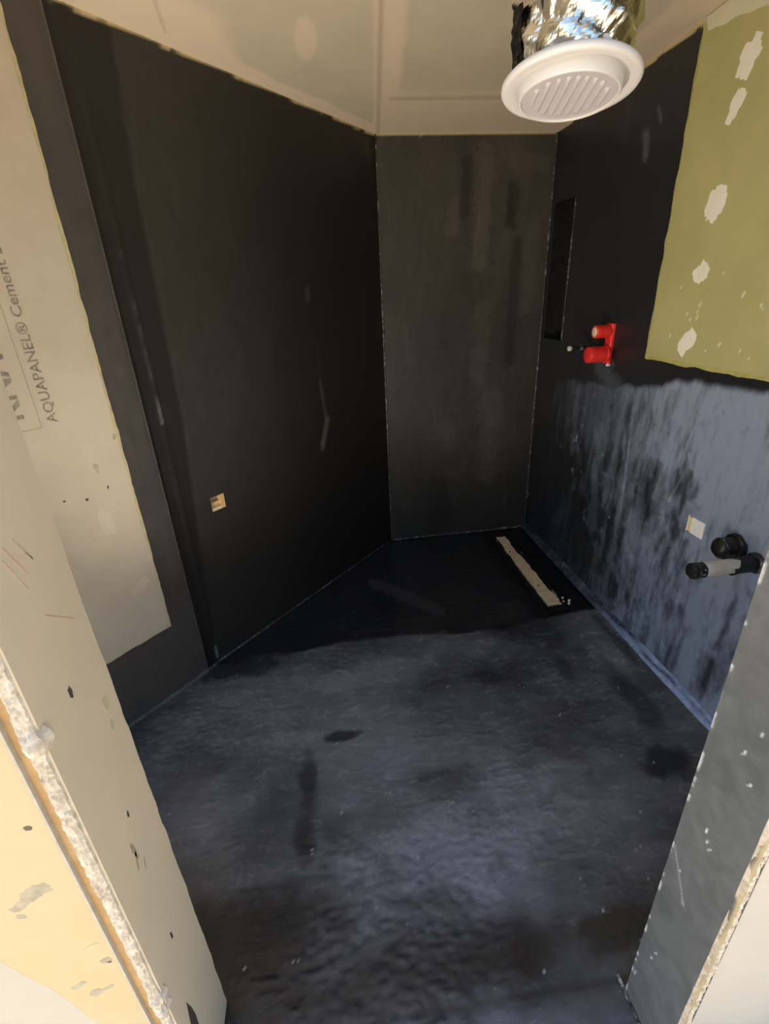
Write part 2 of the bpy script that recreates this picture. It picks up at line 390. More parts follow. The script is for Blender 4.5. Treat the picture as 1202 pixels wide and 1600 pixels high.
# --- right wall, niche and openings
N0, N1, NZ0, NZ1 = 2.79, 3.02, 1.325, 2.035
def right_coat(Y, Z):
    top = np.interp(Y, [.4, 1.4, 1.7, 2.0, 2.2, 2.5, 2.9], [1.31, 1.30, 1.285, 1.215, 1.19, 1.15, 1.12])
    top = top + .05 * (fbm(Y * 14, Z * 2, 4) - .5)
    reg = 1 - sstep(top - .035, top, Z)
    near = np.interp(Y, [.4, 1.45, 1.75, 2.0, 2.25, 2.6, 3.0], [1, 1, .85, .55, .26, .13, .02])  # painted sheen strengthens toward the door, over the real dried coat
    st = fbm((Y + .06 * Z) * 22, Z * 2.2, 6, 4); sw = fbm(Y * 6, Z * 4.5, 2, 4)
    wy = Y + .05 * (fbm(Y * 5, Z * 5, 9) - .5); wz = Z + .12 * (fbm(Y * 4 + 7, Z * 4, 10) - .5)
    mo = fbm(wy * 26, wz * 15, 8, 5); fi = fbm((Y + .06 * Z) * 70, Z * 16, 1, 3); up = sstep(.78, 1.0, Z)
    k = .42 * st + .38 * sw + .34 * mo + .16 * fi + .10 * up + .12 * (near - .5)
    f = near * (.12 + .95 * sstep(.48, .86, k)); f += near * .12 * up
    lo = blob(Y, Z, (1.83, .72), .14, .20, .8); f *= 1 - .6 * lo
    f *= 1 - .75 * blob(Y, Z, (2.35, .35), .22, .4, .8)
    for y0, z0, y1, z1, w, a in ((1.72, 1.2, 1.80, .75, .02, .3), (1.52, 1.27, 1.55, .95, .03, .35), (1.62, 1.02, 1.70, .78, .012, .5), (2.04, 1.1, 2.0, .55, .008, .5), (2.07, .95, 2.05, .85, .01, .5),
                                 (1.94, .75, 1.9, .15, .02, .35), (1.4, .6, 1.43, .42, .012, .7), (1.43, .42, 1.33, .36, .012, .7), (1.49, .55, 1.46, .30, .008, .5), (2.55, 1.1, 2.52, .75, .05, .22), (2.3, .9, 2.22, .4, .07, .25)):
        f += a * .8 * stroke(Y, Z, (y0, z0), (y1, z1), w, .9, jag=.7, sc_=22) * (.4 + .9 * mo)
    f = np.clip(f, 0, 1) * reg
    f = np.maximum(f, .015 + .03 * fbm(Y * 4, Z * 3, 7))
    for y0, z0, y1, z1, w, a in ((2.26, 2.17, 2.24, 2.09, .035, .25), (2.2, 2.24, 2.17, 2.19, .014, .25), (2.4, 2.3, 2.42, 2.2, .06, .06), (2.38, 1.25, 2.2, 1.16, .08, .2)):
        f = np.maximum(f, a * stroke(Y, Z, (y0, z0), (y1, z1), w, .9))
    ch = .22 * sstep(.62, .8, fbm((Y + .05 * Z) * 60, Z * 5, 9)) * reg * near
    bare = edge_bare(Z, zc(Y) - .012 * sstep(2.5, 2.0, Y), Y, 5)
    return f, .12 + .25 * fbm(Y * 4, Z * 4, 3), ch, bare
PIN = dict(parent=None)
SOCK = (1.490, 1.578, .697, .767)
right = grid_surface('wall_right', (XR, 0, 0), (0, 1, 0), ZAX, .36, YB + .1, -.1, HT, .0075, M_right, (-1, 0, 0), wall_disp, right_coat,
                     holes=[(N0, N1, NZ0, NZ1), SOCK], thick=.16, kind='structure', label='black coated right wall with dried coat, painted bluish sheen and bare green board')
def pocket(name, axis_pts, depth, mat, parent):
    """five-sided recess lining; axis_pts = 4 mouth corners, depth vector"""
    bm = bmesh.new(); d = Vector(depth)
    a = [bm.verts.new(Vector(p)) for p in axis_pts]; b = [bm.verts.new(Vector(p) + d) for p in axis_pts]
    for i in range(4): bm.faces.new((a[i], a[(i + 1) % 4], b[(i + 1) % 4], b[i]))
    bm.faces.new(b); return from_bm(name, bm, mat, parent)
NX = .09
pocket('niche_lining', [(XR, N0, NZ0), (XR, N1, NZ0), (XR, N1, NZ1), (XR, N0, NZ1)], (NX, 0, 0), M_black, right)['label'] = 'narrow recessed shower niche painted black'
pocket('socket_lining', [(XR, SOCK[0], SOCK[2]), (XR, SOCK[1], SOCK[2]), (XR, SOCK[1], SOCK[3]), (XR, SOCK[0], SOCK[3])], (.03, 0, 0), M_foam, right)

def bead(name, pts, r, mat, parent, n=8, seed=0, wob=.4):
    bm = bmesh.new(); P = [Vector(p) for p in pts]; rings = []
    K = 60
    path = []
    for a, b in zip(P, P[1:]):
        for j in range(K): path.append(a.lerp(b, j / K))
    path.append(P[-1])
    for i, p in enumerate(path):
        t = (path[min(i + 1, len(path) - 1)] - path[max(i - 1, 0)]).normalized(); X = t.orthogonal().normalized(); Y = t.cross(X)
        rr = r * (1 + wob * (2 * float(vn(i * .35, seed * 3.3, seed)) - 1))
        rings.append([bm.verts.new(p + (X * math.cos(2 * math.pi * k / n) + Y * math.sin(2 * math.pi * k / n)) * rr) for k in range(n)])
    for a, b in zip(rings, rings[1:]):
        for k in range(n): bm.faces.new((a[k], a[(k + 1) % n], b[(k + 1) % n], b[k]))
    bm.faces.new(rings[0][::-1]); bm.faces.new(rings[-1])
    bmesh.ops.recalc_face_normals(bm, faces=bm.faces)
    return from_bm(name, bm, mat, parent, True)
M_sheen = plain('glossy_sealant', (.03, .03, .032), (.42, .42, .42), 45, .3, .3, 60, lo=.50, hi=.80)  # pale flecks in the colour paint glints along the sealant
bead('niche_edge_bead', [(XR - .002, N0 - .003, NZ0), (XR - .002, N0 - .003, NZ1)], .0045, M_sheen, right, seed=1)
bead('sealing_tape', [(XR - .004, YB - .004, .0), (XR - .004, YB - .004, 2.37)], .006, M_sheen, wall_back, seed=2)
BLx, BLy = (L0 + DV * SBL)[:2]
bead('sealing_tape', [(BLx + .006, BLy - .004, .0), (BLx + .006, BLy - .004, 2.37)], .005, M_sheen, wall_back, seed=3)
bead('sealing_tape', [(BLx + .01, YB - .004, .002), (XR, YB - .004, .002)], .007, M_sheen, wall_back, seed=4)
# cove of sealing tape along the right wall / floor joint
def cove_coat(U, V):
    f = np.interp(U, [.4, 1.5, 1.9, 2.05, 2.4, 3.0], [1, .95, .5, .16, .08, .06]) * (.25 + .75 * sstep(.30, .62, fbm(U * 5, V * 45, 4) + .25 * (1 - sstep(.012, .03, V)))); return f, .35, .2 * sstep(.6, .8, fbm(U * 20, V * 40, 7)), None
M_cove = membrane('membrane_cove', film_or_sheen=(.34, .46, .75), rough=.32, bstr=.2)  # strong blue paints the sky highlight on the cove
grid_surface('sealing_cove', (XR - .034, 0, -.001), (0, 1, 0), (.66, 0, .751), .53, YB, .0, .053, .006, M_cove, (-.751, 0, .66), lambda U, V: .002 * (fbm(U * 14, V * 30, 3) - .5), cove_coat, thick=0, parent=right)

# bare green board with filled screw heads
G = dict(P0=(XR, 0, 0), ux=(0, 1, 0), uy=ZAX, nn=(-1, 0, 0))
gz = 2.0
slab('board_rim', ragged([(.56, 1.320), (2.018, 1.318), (2.010, zc(2.0) - .02), (.56, zc(.56) - .02)], .004, .02, 1), t=.0022, mat=M_greenrim, parent=right, **G)
gb = slab('green_board', ragged([(.56, 1.336), (2.004, 1.331), (1.999, zc(2.0) - .004), (.56, zc(.56) - .004)], .003, .03, 2), t=.0042, mat=M_green, parent=right, **G)
gb['label'] = 'bare olive green moisture board left unpainted'
slab('joint_compound', ragged([(.56, 2.30), (1.73, 2.352), (1.80, 2.362), (1.90, 2.372), (1.978, 2.384), (1.999, zc(2.0) - .004), (.56, zc(.56) - .004)], .004, .03, 3), t=.0056, mat=M_compound, parent=right, **G)
def patch_outline(c, a, b, rot, seed):
    pts = []
    for i in range(34):
        t = 2 * math.pi * i / 34; r = 1 + .30 * (2 * float(vn(i * .55, seed * 5.1, seed)) - 1) + .16 * (2 * float(vn(i * 1.7, seed * 2.3, seed + 3)) - 1)
        x, y = math.cos(t) * a * r, math.sin(t) * b * r
        # scraper-drawn: squared ends
        x = max(-a * .92, min(a * .95, x * 1.15))
        pts.append((c[0] + x * math.cos(rot) - y * math.sin(rot), c[1] + x * math.sin(rot) + y * math.cos(rot)))
    return pts
for i, (c, a, b, rot) in enumerate((((1.764, 2.246), .058, .032, 2.0), ((1.782, 2.126), .050, .025, 2.0), ((1.779, 1.858), .060, .036, 1.85), ((1.784, 1.646), .040, .032, 2.4), ((1.782, 1.404), .055, .032, 2.25),
                                    ((1.30, 2.2), .06, .034, 1.9), ((1.31, 1.75), .05, .034, 1.9), ((1.30, 1.45), .05, .03, 2.1))):
    slab('filler_patch', patch_outline(c, a, b, rot, i + 1), t=.0058, mat=M_filler, parent=right, **G)
for i in range(16):
    y, z = rng.uniform(1.45, 1.98), rng.uniform(1.36, 1.7); a = rng.uniform(.003, .006)
    slab('filler_fleck', patch_outline((y, z), a * 2, a, 2.0, i), t=.0047, mat=M_compound, parent=right, **G)

# --- left wall (diagonal)
SH = (.052, .128, .757, .828)
def left_coat(S, Z):
    b = np.interp(Z, [0, .5, 1.2, 2.0, 2.4], [-.088, -.05, .008, .022, .05])
    f = .12 + .30 * sstep(b - .006, b + .006, S) * (.7 + .3 * fbm(S * 3, Z * 3, 2)) * (1 - .92 * sstep(.05, .85, S))  # dark coat with painted shade beside the step; painted fade toward the back
    f *= .5 + .5 * sstep(.1, 1.2, Z)
    for p, q, w, a in (((.80, 1.66), (.80, 1.61), .022, .35), ((.83, 1.22), (.85, 1.0), .018, .4), ((.86, 1.0), (.80, .86), .03, .65), ((.83, 1.4), (.84, 1.25), .012, .2)):
        f = np.maximum(f, a * 1.6 * stroke(S, Z, p, q, w, .8, jag=.2))
    f = np.maximum(f, .5 * stroke(S, Z, (1.36, 2.28), (1.33, 2.3), .06, .9))
    ch = .55 * stroke(S, Z, (-.09, 2.0), (-.086, 1.2), .0045, .9) * vn(S, Z * 12, 3) + .3 * stroke(S, Z, (-.088, .1), (-.085, .03), .006)  # pale line painted as the highlight along the tape edge
    return f, .15 + .4 * sstep(.6, 1.3, S), ch, edge_bare(Z, zc(L0[1] + S * DV[1]), S, 3)
def left_disp(S, Z):
    d = wall_disp(S, Z); b = np.interp(Z, [0, .5, 1.2, 2.0, 2.4], [-.088, -.05, .008, .022, .05])
    d += .0025 * sstep(b - .006, b + .006, S); r, _ = seg(S, Z, (-.087, 0), (-.087, 2.5)); d += .0035 * (1 - sstep(.0, .008, r)); return d
wall_left = grid_surface('wall_left', L0, DV, ZAX, -.25, SBL + .03, -.1, HT, .011, M_wall, NL, left_disp, left_coat, holes=[SH], thick=.1,
                         kind='structure', label='large matt black diagonal wall on the left')
bead('sealing_tape', [tuple(L0 + DV * -.12 + NL * .004 + np.array((0, 0, .002))), tuple(L0 + DV * SBL + np.array((0, 0, .002)))], .006, M_sheen, wall_left, seed=5)

# --- proud left wall with the cement board
OFF = .0254
A0 = L0 + NL * OFF
def a_coat(S, Z):
    f = .62 + .3 * (fbm(S * 4, Z * 2, 5) - .5); e = sstep(-.168, -.156, S)  # outer edge painted lighter, as a lit arris
    return f + .25 * e, .15, .25 * e * fbm(S * 10, Z * 30, 6) + .5 * stroke(S, Z, (-.16, .012), (-.6, .010), .014, .9) * fbm(S * 30, Z * 30, 3), edge_bare(Z, zc(2.0) + .02, S, 8)
M_wallA = membrane('membrane_charcoal', film_or_sheen=(.075, .068, .066), rough=.5, bstr=.2, stretch=(1, 1, .5))
wall_a = grid_surface('wall_left_front', A0, DV, ZAX, -1.95, -.155, -.1, HT, .011, M_wallA, NL, lambda S, Z: wall_disp(S, Z) + .0 * S - .004 * sstep(-.168, -.155, S), a_coat, thick=.10,
                      kind='structure', label='cement board wall by the door with a charcoal painted border')
PA = dict(P0=tuple(A0), ux=tuple(DV), uy=ZAX, nn=tuple(NL))
slab('board_rim', ragged([(-1.9, .352), (-.273, .352), (-.268, 2.5), (-1.9, 2.5)], .003, .02, 6), t=.0034, mat=M_cementrim, parent=wall_a, **PA)
cb = slab('cement_board', ragged([(-1.9, .357), (-.279, .357), (-.281, 1.2), (-.276, 2.5), (-1.9, 2.5)], .003, .025, 7), t=.0046, mat=M_cement, parent=wall_a, **PA)
cb['label'] = 'bare beige cement board with grey printed lettering'
for i, (c, a, b, rot, mt) in enumerate((((-.379, 1.107), .02, .008, 1.7, M_stain), ((-.44, 1.011), .006, .004, 0, M_dark), ((-.36, 1.03), .007, .003, 1.4, M_dark), ((-.51, 1.03), .005, .003, 0, M_dark),
                                        ((-.40, .90), .025, .055, 0, M_filler), ((-.35, .60), .04, .02, .4, M_filler), ((-.29, 1.2), .012, .006, 1.4, M_stain))):
    o = slab('filler_smear' if mt is M_filler else 'dark_fleck', patch_outline(c, a, b, rot, i + 2), t=.0049, mat=mt if mt is not M_filler else M_smear, parent=wall_a, **PA)
def lettering(txt, s0, z0, length, height, mat, lift, bold=0.0):
    cu = bpy.data.curves.new('lettering', 'FONT'); cu.body = txt; cu.size = 1; cu.extrude = 0.0; cu.offset = bold
    cu.resolution_u = 3
    tmp = bpy.data.objects.new('lettering_tmp', cu); C.objects.link(tmp)
    bpy.context.view_layer.update()
    me = bpy.data.meshes.new_from_object(tmp.evaluated_get(bpy.context.evaluated_depsgraph_get())); bpy.data.objects.remove(tmp)
    co = np.empty(len(me.vertices) * 3); me.vertices.foreach_get('co', co); co = co.reshape(-1, 3)
    mn = co.min(0); mx = co.max(0); cap = .73
    x = (co[:, 0] - mn[0]) / (mx[0] - mn[0]) * length; y = co[:, 1] / cap * height
    W = A0 + np.outer(x + z0, (0, 0, 1)) + np.outer(s0 - y, DV) + NL * lift
    me.vertices.foreach_set('co', W.ravel()); me.materials.append(mat); me.update()
    return link(bpy.data.objects.new('lettering', me), wall_a)
lt = lettering('AQUAPANEL\u00ae Cement Board', -.452, 1.292, .595, .030, M_ink, .0052, .012); lt['label'] = 'grey stencilled board lettering running up the wall'
slab('printed_line', [(-.503, 1.283), (-.500, 1.283), (-.498, 2.1), (-.501, 2.1)], t=.0049, mat=M_inkpale, parent=wall_a, **PA)
slab('printed_line', [(-.62, 1.283), (-.500, 1.283), (-.500, 1.286), (-.62, 1.286)], t=.0049, mat=M_inkpale, parent=wall_a, **PA)
lg = lettering('KNAUF', -.541, 1.322, .30, .085, M_ink, .0052, .02); lg['label'] = 'large printed maker lettering half hidden by the door reveal'

# --- front walls either side of the doorway
JL, JLo, JLi = -.380, .492, .676
wfl = box('wall_front_left', (-.92, JLo + .004, -.1), (-.424, JLi - .012, HT), M_yellow, kind='structure', label='yellowish board wall left of the doorway')  # stops short: unseen opening beyond is added to let sky light in
bmr = bmesh.new()
box_bm(bmr, (JL - .0125, JLo + .004, -.02), (JL, JLi, HT - .02))
bmesh.ops.subdivide_edges(bmr, edges=[e for e in bmr.edges if abs(e.verts[0].co.z - e.verts[1].co.z) > .5], cuts=180)
for v in bmr.verts:
    if v.co.y > .6: v.co.y += .004 * (2 * float(fbm(v.co.z * 18, 2, 3)) - 1)
rev = from_bm('reveal_board', bmr, M_reveal, wfl); rev['label'] = 'beige plasterboard lining of the left door reveal'
box('timber_stud', (-.424, JLo + .010, -.02), (JL - .0125, JLi - .004, HT - .02), M_brown, wfl)
box('inner_lining', (-.92, JLi - .012, -.02), (JL - .0125, JLi - .001, HT), M_wallA, wfl)
# torn gypsum edge: a ragged vertical strip
def torn_strip(name, x0, x1, y0, depth, z0, z1, mat, parent, seed, amp=.004, bumps=()):
    bm = bmesh.new(); nz = int((z1 - z0) / .003); nx = 9; g = []
    for i in range(nz + 1):
        z = z0 + (z1 - z0) * i / nz; row = []
        bl = sum(a * math.exp(-((z - zb) / w) ** 2) for zb, w, a in bumps)
        for j in range(nx + 1):
            t = j / nx; x = x0 + (x1 - x0) * t
            e = amp * (2 * float(fbm(z * 14, t * 1.5 + seed, seed, 5)) - 1) * 1.3
            y = y0 - depth * math.sin(math.pi * min(1, t * 1.1)) * (.6 + .8 * float(fbm(z * 60, t * 9, seed + 1, 3))) - bl * math.sin(math.pi * t)
            if j in (0, nx): y = y0 + .012
            x += (bl * .9 - abs(e) * .8) * t ** 3 + e * .8 * (1 - t) ** 2
            if 0 < j < nx:
                y += .0035 * (float(vn(z * 210, j * 3.7, seed)) - .5) + .003 * (float(vn(z * 75, j * 1.3, seed + 4)) - .5)
                x += .0012 * (float(vn(z * 260, j * 5.1, seed + 2)) - .5)
            row.append(bm.verts.new((x, y, z)))
        g.append(row)
    for a, b in zip(g, g[1:]):
        for j in range(nx): bm.faces.new((a[j], a[j + 1], b[j + 1], b[j]))
    bmesh.ops.recalc_face_normals(bm, faces=bm.faces)
    return from_bm(name, bm, mat, parent)
te = torn_strip('torn_edge', -.4035, JL - .0008, JLo, .003, -.02, HT - .02, M_gyp, wfl, 2, .0030, ((1.145, .016, .011), (.50, .012, .008), (.46, .010, .007)))
te['label'] = 'broken white gypsum edge'
box('corner_bead', (-.4238, JLo + .002, -.02), (-.4208, JLo + .03, HT - .02), M_bead, wfl)
PO = dict(P0=(0, JLo + .004, 0), ux=(1, 0, 0), uy=ZAX, nn=(0, -1, 0))
for i, (c, a, b, rot, mt) in enumerate((((-.449, .991), .006, .004, 0, M_dark), ((-.485, .850), .028, .013, .5, M_stain), ((-.515, .825), .016, .008, .6, M_stain), ((-.520, .800), .007, .006, 0, M_stain),
                                        ((-.440, .643), .010, .007, .3, M_stain), ((-.436, .637), .004, .003, .3, M_dark), ((-.500, .585), .016, .006, .6, M_stain), ((-.480, .552), .014, .008, .9, M_stain), ((-.46, .56), .016, .004, .5, M_stain), ((-.45, .69), .016, .004, .5, M_cementrim))):
    slab('stain', patch_outline(c, a, b, rot, i + 3), t=.00022 + i * 1e-5, mat=mt, parent=wfl, **PO)
slab('plaster_smear', ragged([(-.9, -.02), (-.47, -.02), (-.505, .45), (-.545, .60), (-.60, .74), (-.66, .80), (-.9, .80)], .006, .03, 9), t=.0001, mat=M_beige, parent=wfl, **PO)
PR = dict(P0=(JL, 0, 0), ux=(0, 1, 0), uy=ZAX, nn=(1, 0, 0))
for i, (c, a, b, rot, mt) in enumerate((((.574, 1.148), .0045, .008, 0, M_dark), ((.590, .862), .003, .007, 0, M_dark), ((.570, .796), .005, .020, .15, M_stain), ((.566, .775), .004, .02, -.2, M_stain), ((.583, .74), .002, .014, -.3, M_stain),
                                        ((.576, .523), .003, .010, 0, M_dark), ((.636, 1.018), .006, .008, 0, M_cementrim), ((.640, 1.06), .008, .014, 0, M_cementrim))):
    slab('speck', patch_outline(c, a, b, rot, i + 1), t=.0006, mat=mt, parent=rev, **PR)
slab('paint_splash', [(.505, .20), (.545, .20), (.552, .27), (.549, .31), (.541, .352), (.532, .31), (.520, .25)], t=.0007, mat=M_dark, parent=rev, **PR)
for y0, z0, y1, z1 in ((.552, 1.372, .575, 1.318), (.560, 1.385, .585, 1.335), (.582, 1.385, .604, 1.345), (.604, 1.345, .594, 1.36), (.586, 1.27, .640, 1.225)):
    d = np.array((y1 - y0, z1 - z0)); n = np.array((-d[1], d[0])) / np.linalg.norm(d) * .0009
    slab('pencil_mark', [(y0 - n[0], z0 - n[1]), (y1 - n[0], z1 - n[1]), (y1 + n[0], z1 + n[1]), (y0 + n[0], z0 + n[1])], t=.0005, mat=M_pencil, parent=rev, **PR)

JR, JRo, JRi = .623, .384, .530
wfr = box('wall_front_right', (.637, JRo + .002, -.1), (XR + .16, JRi - .012, HT), M_beige, kind='structure', label='pale board wall right of the doorway')
def jamb_coat(Y, Z):
    f = .82 + .35 * (fbm(Y * 6, Z * 3, 4) - .5); ed = sstep(JRi - .006, JRi - .001, Y + .004 * (fbm(Z * 40, Z, 2) - .5))
    ch = .9 * ed * sstep(.54, .62, fbm(Z * 34, Z * 3, 6))
    for y, z, l, a in ((.465, .931, .02, .2), (.478, .715, .02, .2), (.470, .698, .014, .2), (.462, .688, .012, .1), (.45, .99, .014, .1), (.52, .11, .03, .6), (.49, .27, .012, .1), (.495, .24, .012, .1), (.50, .56, .006, 0), (.44, .89, .012, .2)):
        ch = np.maximum(ch, stroke(Y, Z, (y, z), (y - .003, z + l * .7), .0019, .7, jag=.2))
    ch = np.maximum(ch, .25 * stroke(Y, Z, (.525, .60), (.47, .50), .004, .9))
    ot = sstep(JRo + .012, JRo + .002, Y + .012 * (fbm(Z * 22, Y * 20, 5) - .5))
    return f, .1, ch, ot
M_jamb2 = M_jamb
rj = grid_surface('reveal_board', (JR, 0, 0), (0, 1, 0), ZAX, JRo, JRi, -.02, HT - .02, .0035, M_jamb, (-1, 0, 0), lambda U, V: .0012 * (fbm(U * 12, V * 6, 3) - .5), jamb_coat, thick=.0135, parent=wfr)
rj['label'] = 'grey coated lining of the right door reveal'
te2 = torn_strip('torn_edge', JR - .0005, JR + .011, JRo, .001, -.02, HT - .02, M_gyp, wfr, 5, .0018, ((.47, .02, .003),)); te2['label'] = 'chipped white gypsum edge'
box('inner_lining', (JR + .0135, JRi - .012, -.02), (XR, JRi - .001, HT), M_wallA, wfr)
bead('sealing_tape', [(JR - .002, JRi + .03, .012), (JR - .002, JRi - .01, .006), (JR - .002, JRo, .004)], .005, M_sheen, wfr, seed=6)

# ------------------------------------------------------------------ things
# --- foil duct with round diffuser
VC = Vector((.424, .882, 1.908)); tc = Vector((-VC.x, -VC.y, 0)).normalized(); TILT = math.radians(9)
VN = (Vector((0, 0, -1)) * math.cos(TILT) + tc * math.sin(TILT)).normalized()
duct = empty('ventilation_duct', (VC.x, VC.y, VC.z), label='crumpled silver foil duct with round white vent hanging from the ceiling', cat='vent')
bm = bmesh.new()
lathe(bm, [(.078, -.045), (.078, -.006), (.096, -.006), (.100, -.002), (.1005, .002), (.098, .0055), (.092, .006), (.076, .000), (.0755, .004), (.0745, .0155), (.0725, .0180), (.0700, .0180), (.0695, .0165), (.0685, .0150), (.0005, .0150)], VC, VN, 96)
bmesh.ops.recalc_face_normals(bm, faces=bm.faces)
dif = from_bm('diffuser', bm, M_white, duct, True, label='round white plastic diffuser with dished flange')
md = dif.modifiers.new('edge', 'EDGE_SPLIT'); md.split_angle = math.radians(50)
bm = bmesh.new(); lathe(bm, [(.0685, .0150), (.0685, .0158), (.0005, .0158)], VC, VN, 64); bmesh.ops.recalc_face_normals(bm, faces=bm.faces)
fp = from_bm('face_plate', bm, M_grille, dif)
# louvre slats run roughly away from the camera, a little skewed
fw = (-tc - VN * (-tc).dot(VN)).normalized(); rt = VN.cross(fw).normalized()
ang = math.radians(-14)
sdir = (fw * math.cos(ang) + rt * math.sin(ang)).normalized(); sper = VN.cross(sdir).normalized()
for i in range(9):
    o = (i - 4) * .0128; hl = math.sqrt(.0570 ** 2 - o ** 2)
    bm = bmesh.new(); n = 10
    for e in (-1, 1):
        pass
    prof = [(-.0048, 0), (-.0035, .0026), (-.0012, .0042), (.0012, .0040), (.0032, .0018), (.0040, 0)]
    rows = []
    for t in np.linspace(-1, 1, 15):
        env = max(0.02, 1 - abs(t) ** 10)
        rows.append([bm.verts.new(VC + VN * (.0155 + hgt * env) + sper * (o + p) + sdir * (hl * t)) for p, hgt in prof])
    for a, b in zip(rows, rows[1:]):
        for j in range(len(prof) - 1): bm.faces.new((a[j], a[j + 1], b[j + 1], b[j]))
    bm.faces.new(rows[0]); bm.faces.new(rows[-1][::-1]); bmesh.ops.recalc_face_normals(bm, faces=bm.faces)
    from_bm('slat', bm, M_grille, dif, True)
# crumpled foil hose
bm = bmesh.new(); NA, NH = 190, 150; base = VC - VN * .009; topz = zc(.9)
rnd = np.random.RandomState(11); rows = []
def tri(x): return np.abs((x % 1.0) - .5) * 2
tt, aa = np.meshgrid(np.linspace(0, 1, NH + 1), 2 * np.pi * np.arange(NA) / NA + math.atan2(-tc.y, -tc.x), indexing='ij')
zz = tt * (topz - base.z); au = aa * .09
wx = au + .030 * (fbm(au * 16, zz * 16, 3, 2) - .5); wz = zz + .030 * (fbm(au * 16 + 9, zz * 16, 4, 2) - .5)
rr = .0855 - .008 * np.exp(-zz * 45)
rr = rr + .0065 * (tri(wz / .052 + wx / .19) - .5)
for dx, dz, lam, am in ((.9, .5, .071, .0075), (.75, -.66, .052, .0062), (.98, -.15, .037, .0042), (.3, .95, .043, .0040), (.6, .8, .023, .0020), (.85, -.5, .017, .0012)):
    msk = sstep(.3, .6, fbm(au * 14 + lam * 900, zz * 14, 5, 2)); rr = rr + am * (tri((wx * dx + wz * dz) / lam) - .5) * (.35 + .65 * msk)
for k in range(NH + 1):
    t = k / NH; row = []; cx, cy = base.x + .02 * t, base.y + .02 * t; bl = max(0, 1 - t * 4)
    for i in range(NA):
        c_, s_ = math.cos(aa[k, i]), math.sin(aa[k, i]); r = rr[k, i]
        row.append(bm.verts.new((cx + c_ * r, cy + s_ * r, base.z + zz[k, i] - (c_ * VN.x + s_ * VN.y) * r / VN.z * bl)))
    rows.append(row)
for a, b in zip(rows, rows[1:]):
    for i in range(NA): bm.faces.new((a[i], a[(i + 1) % NA], b[(i + 1) % NA], b[i]))
bmesh.ops.recalc_face_normals(bm, faces=bm.faces)
from_bm('foil_hose', bm, M_foil, duct, label='crumpled aluminium foil hose')
# black tape patch on the hose, seen on its left flank
left = Vector((0, 0, 1)).cross(tc).normalized() * -1
lf = (Vector((0, 0, 1)).cross(-tc)).normalized()
bm = bmesh.new(); rows = []
for k in range(9):
    z = base.z + .022 + .055 * k / 8; row = []
    for i in range(7):
        a = .30 + .36 * i / 6; d = (lf * math.cos(a) + tc * math.sin(a)).normalized()
        row.append(bm.verts.new(Vector((base.x, base.y, z)) + d * (.0905 + .003 * rnd.rand() - .003 * (k < 2)) + Vector((.02, .02, 0)) * (z - base.z) / (topz - base.z)))
    rows.append(row)
for a, b in zip(rows, rows[1:]):
    for i in range(6): bm.faces.new((a[i], a[i + 1], b[i + 1], b[i]))
bmesh.ops.solidify(bm, geom=bm.faces[:], thickness=.002)
from_bm('black_tape', bm, M_black, duct)

def rod(name, p, q, r, mat, parent, n=28, bev=.003, seed=None, **k):
    p, q = Vector(p), Vector(q); ax = (q - p); L = ax.length; bm = bmesh.new()
    prof = [(.0004, 0), (r - bev, 0), (r, bev)] + [(r, L * t) for t in (.25, .5, .75)] + [(r, L - bev), (r - bev, L), (.0004, L)]
    jig = None if seed is None else (lambda a, kk: (.0 if kk in (0, 8) else r * .06 * (2 * float(vn(a * 3, kk * 1.7, seed)) - 1)))
    lathe(bm, prof, p, ax, n, jig=jig); bmesh.ops.remove_doubles(bm, verts=bm.verts, dist=.0003); bmesh.ops.recalc_face_normals(bm, faces=bm.faces)
    o = from_bm(name, bm, mat, parent, True, **k); e = o.modifiers.new('edge', 'EDGE_SPLIT'); e.split_angle = math.radians(55); return o
# --- red valve plugs
vp = empty('valve_plug', (XR, 2.30, 1.36), label='pair of bright red plastic plugs capping the shower valve on the right wall', cat='plug')
bm = bmesh.new(); box_bm(bm, (XR - .018, 2.268, 1.262), (XR + .002, 2.318, 1.448), bevel=.005)
for v in bm.verts: v.co.y += .003 * (2 * float(vn(v.co.z * 90, v.co.x * 300, 2)) - 1)
from_bm('back_plate', bm, M_red, vp)
rod('plug', (XR - .010, 2.298, 1.412), (1.345, 2.298, 1.412), .030, M_red, vp)
rod('plug_insert', (1.350, 2.298, 1.412), (1.3435, 2.298, 1.412), .0235, M_cream, vp, label='cream end of the upper plug')
rod('plug', (XR - .010, 2.292, 1.308), (1.318, 2.292, 1.308), .0375, M_red, vp)
rod('collar', (XR - .012, 2.292, 1.308), (XR - .03, 2.292, 1.308), .041, M_red, vp)
rod('screw', (XR + .001, 2.275, 1.258), (XR - .020, 2.275, 1.258), .006, M_foam, vp)
# --- small stub with a pale tip
sb = empty('pipe_stub', (XR, 2.44, 1.325), label='thin dark pipe stub with pale tip beside the red plugs', cat='pipe')
rod('rod', (XR + .002, 2.44, 1.326), (1.31, 2.44, 1.325), .008, M_black, sb)
rod('tip', (1.312, 2.44, 1.325), (1.294, 2.44, 1.325), .0125, M_grey, sb, label='pale round tip')
rod('collar', (XR - .062, 2.44, 1.326), (XR - .078, 2.44, 1.326), .0155, M_sheen, sb)
rod('wall_flange', (XR + .001, 2.44, 1.326), (XR - .010, 2.44, 1.326), .020, M_black, sb)
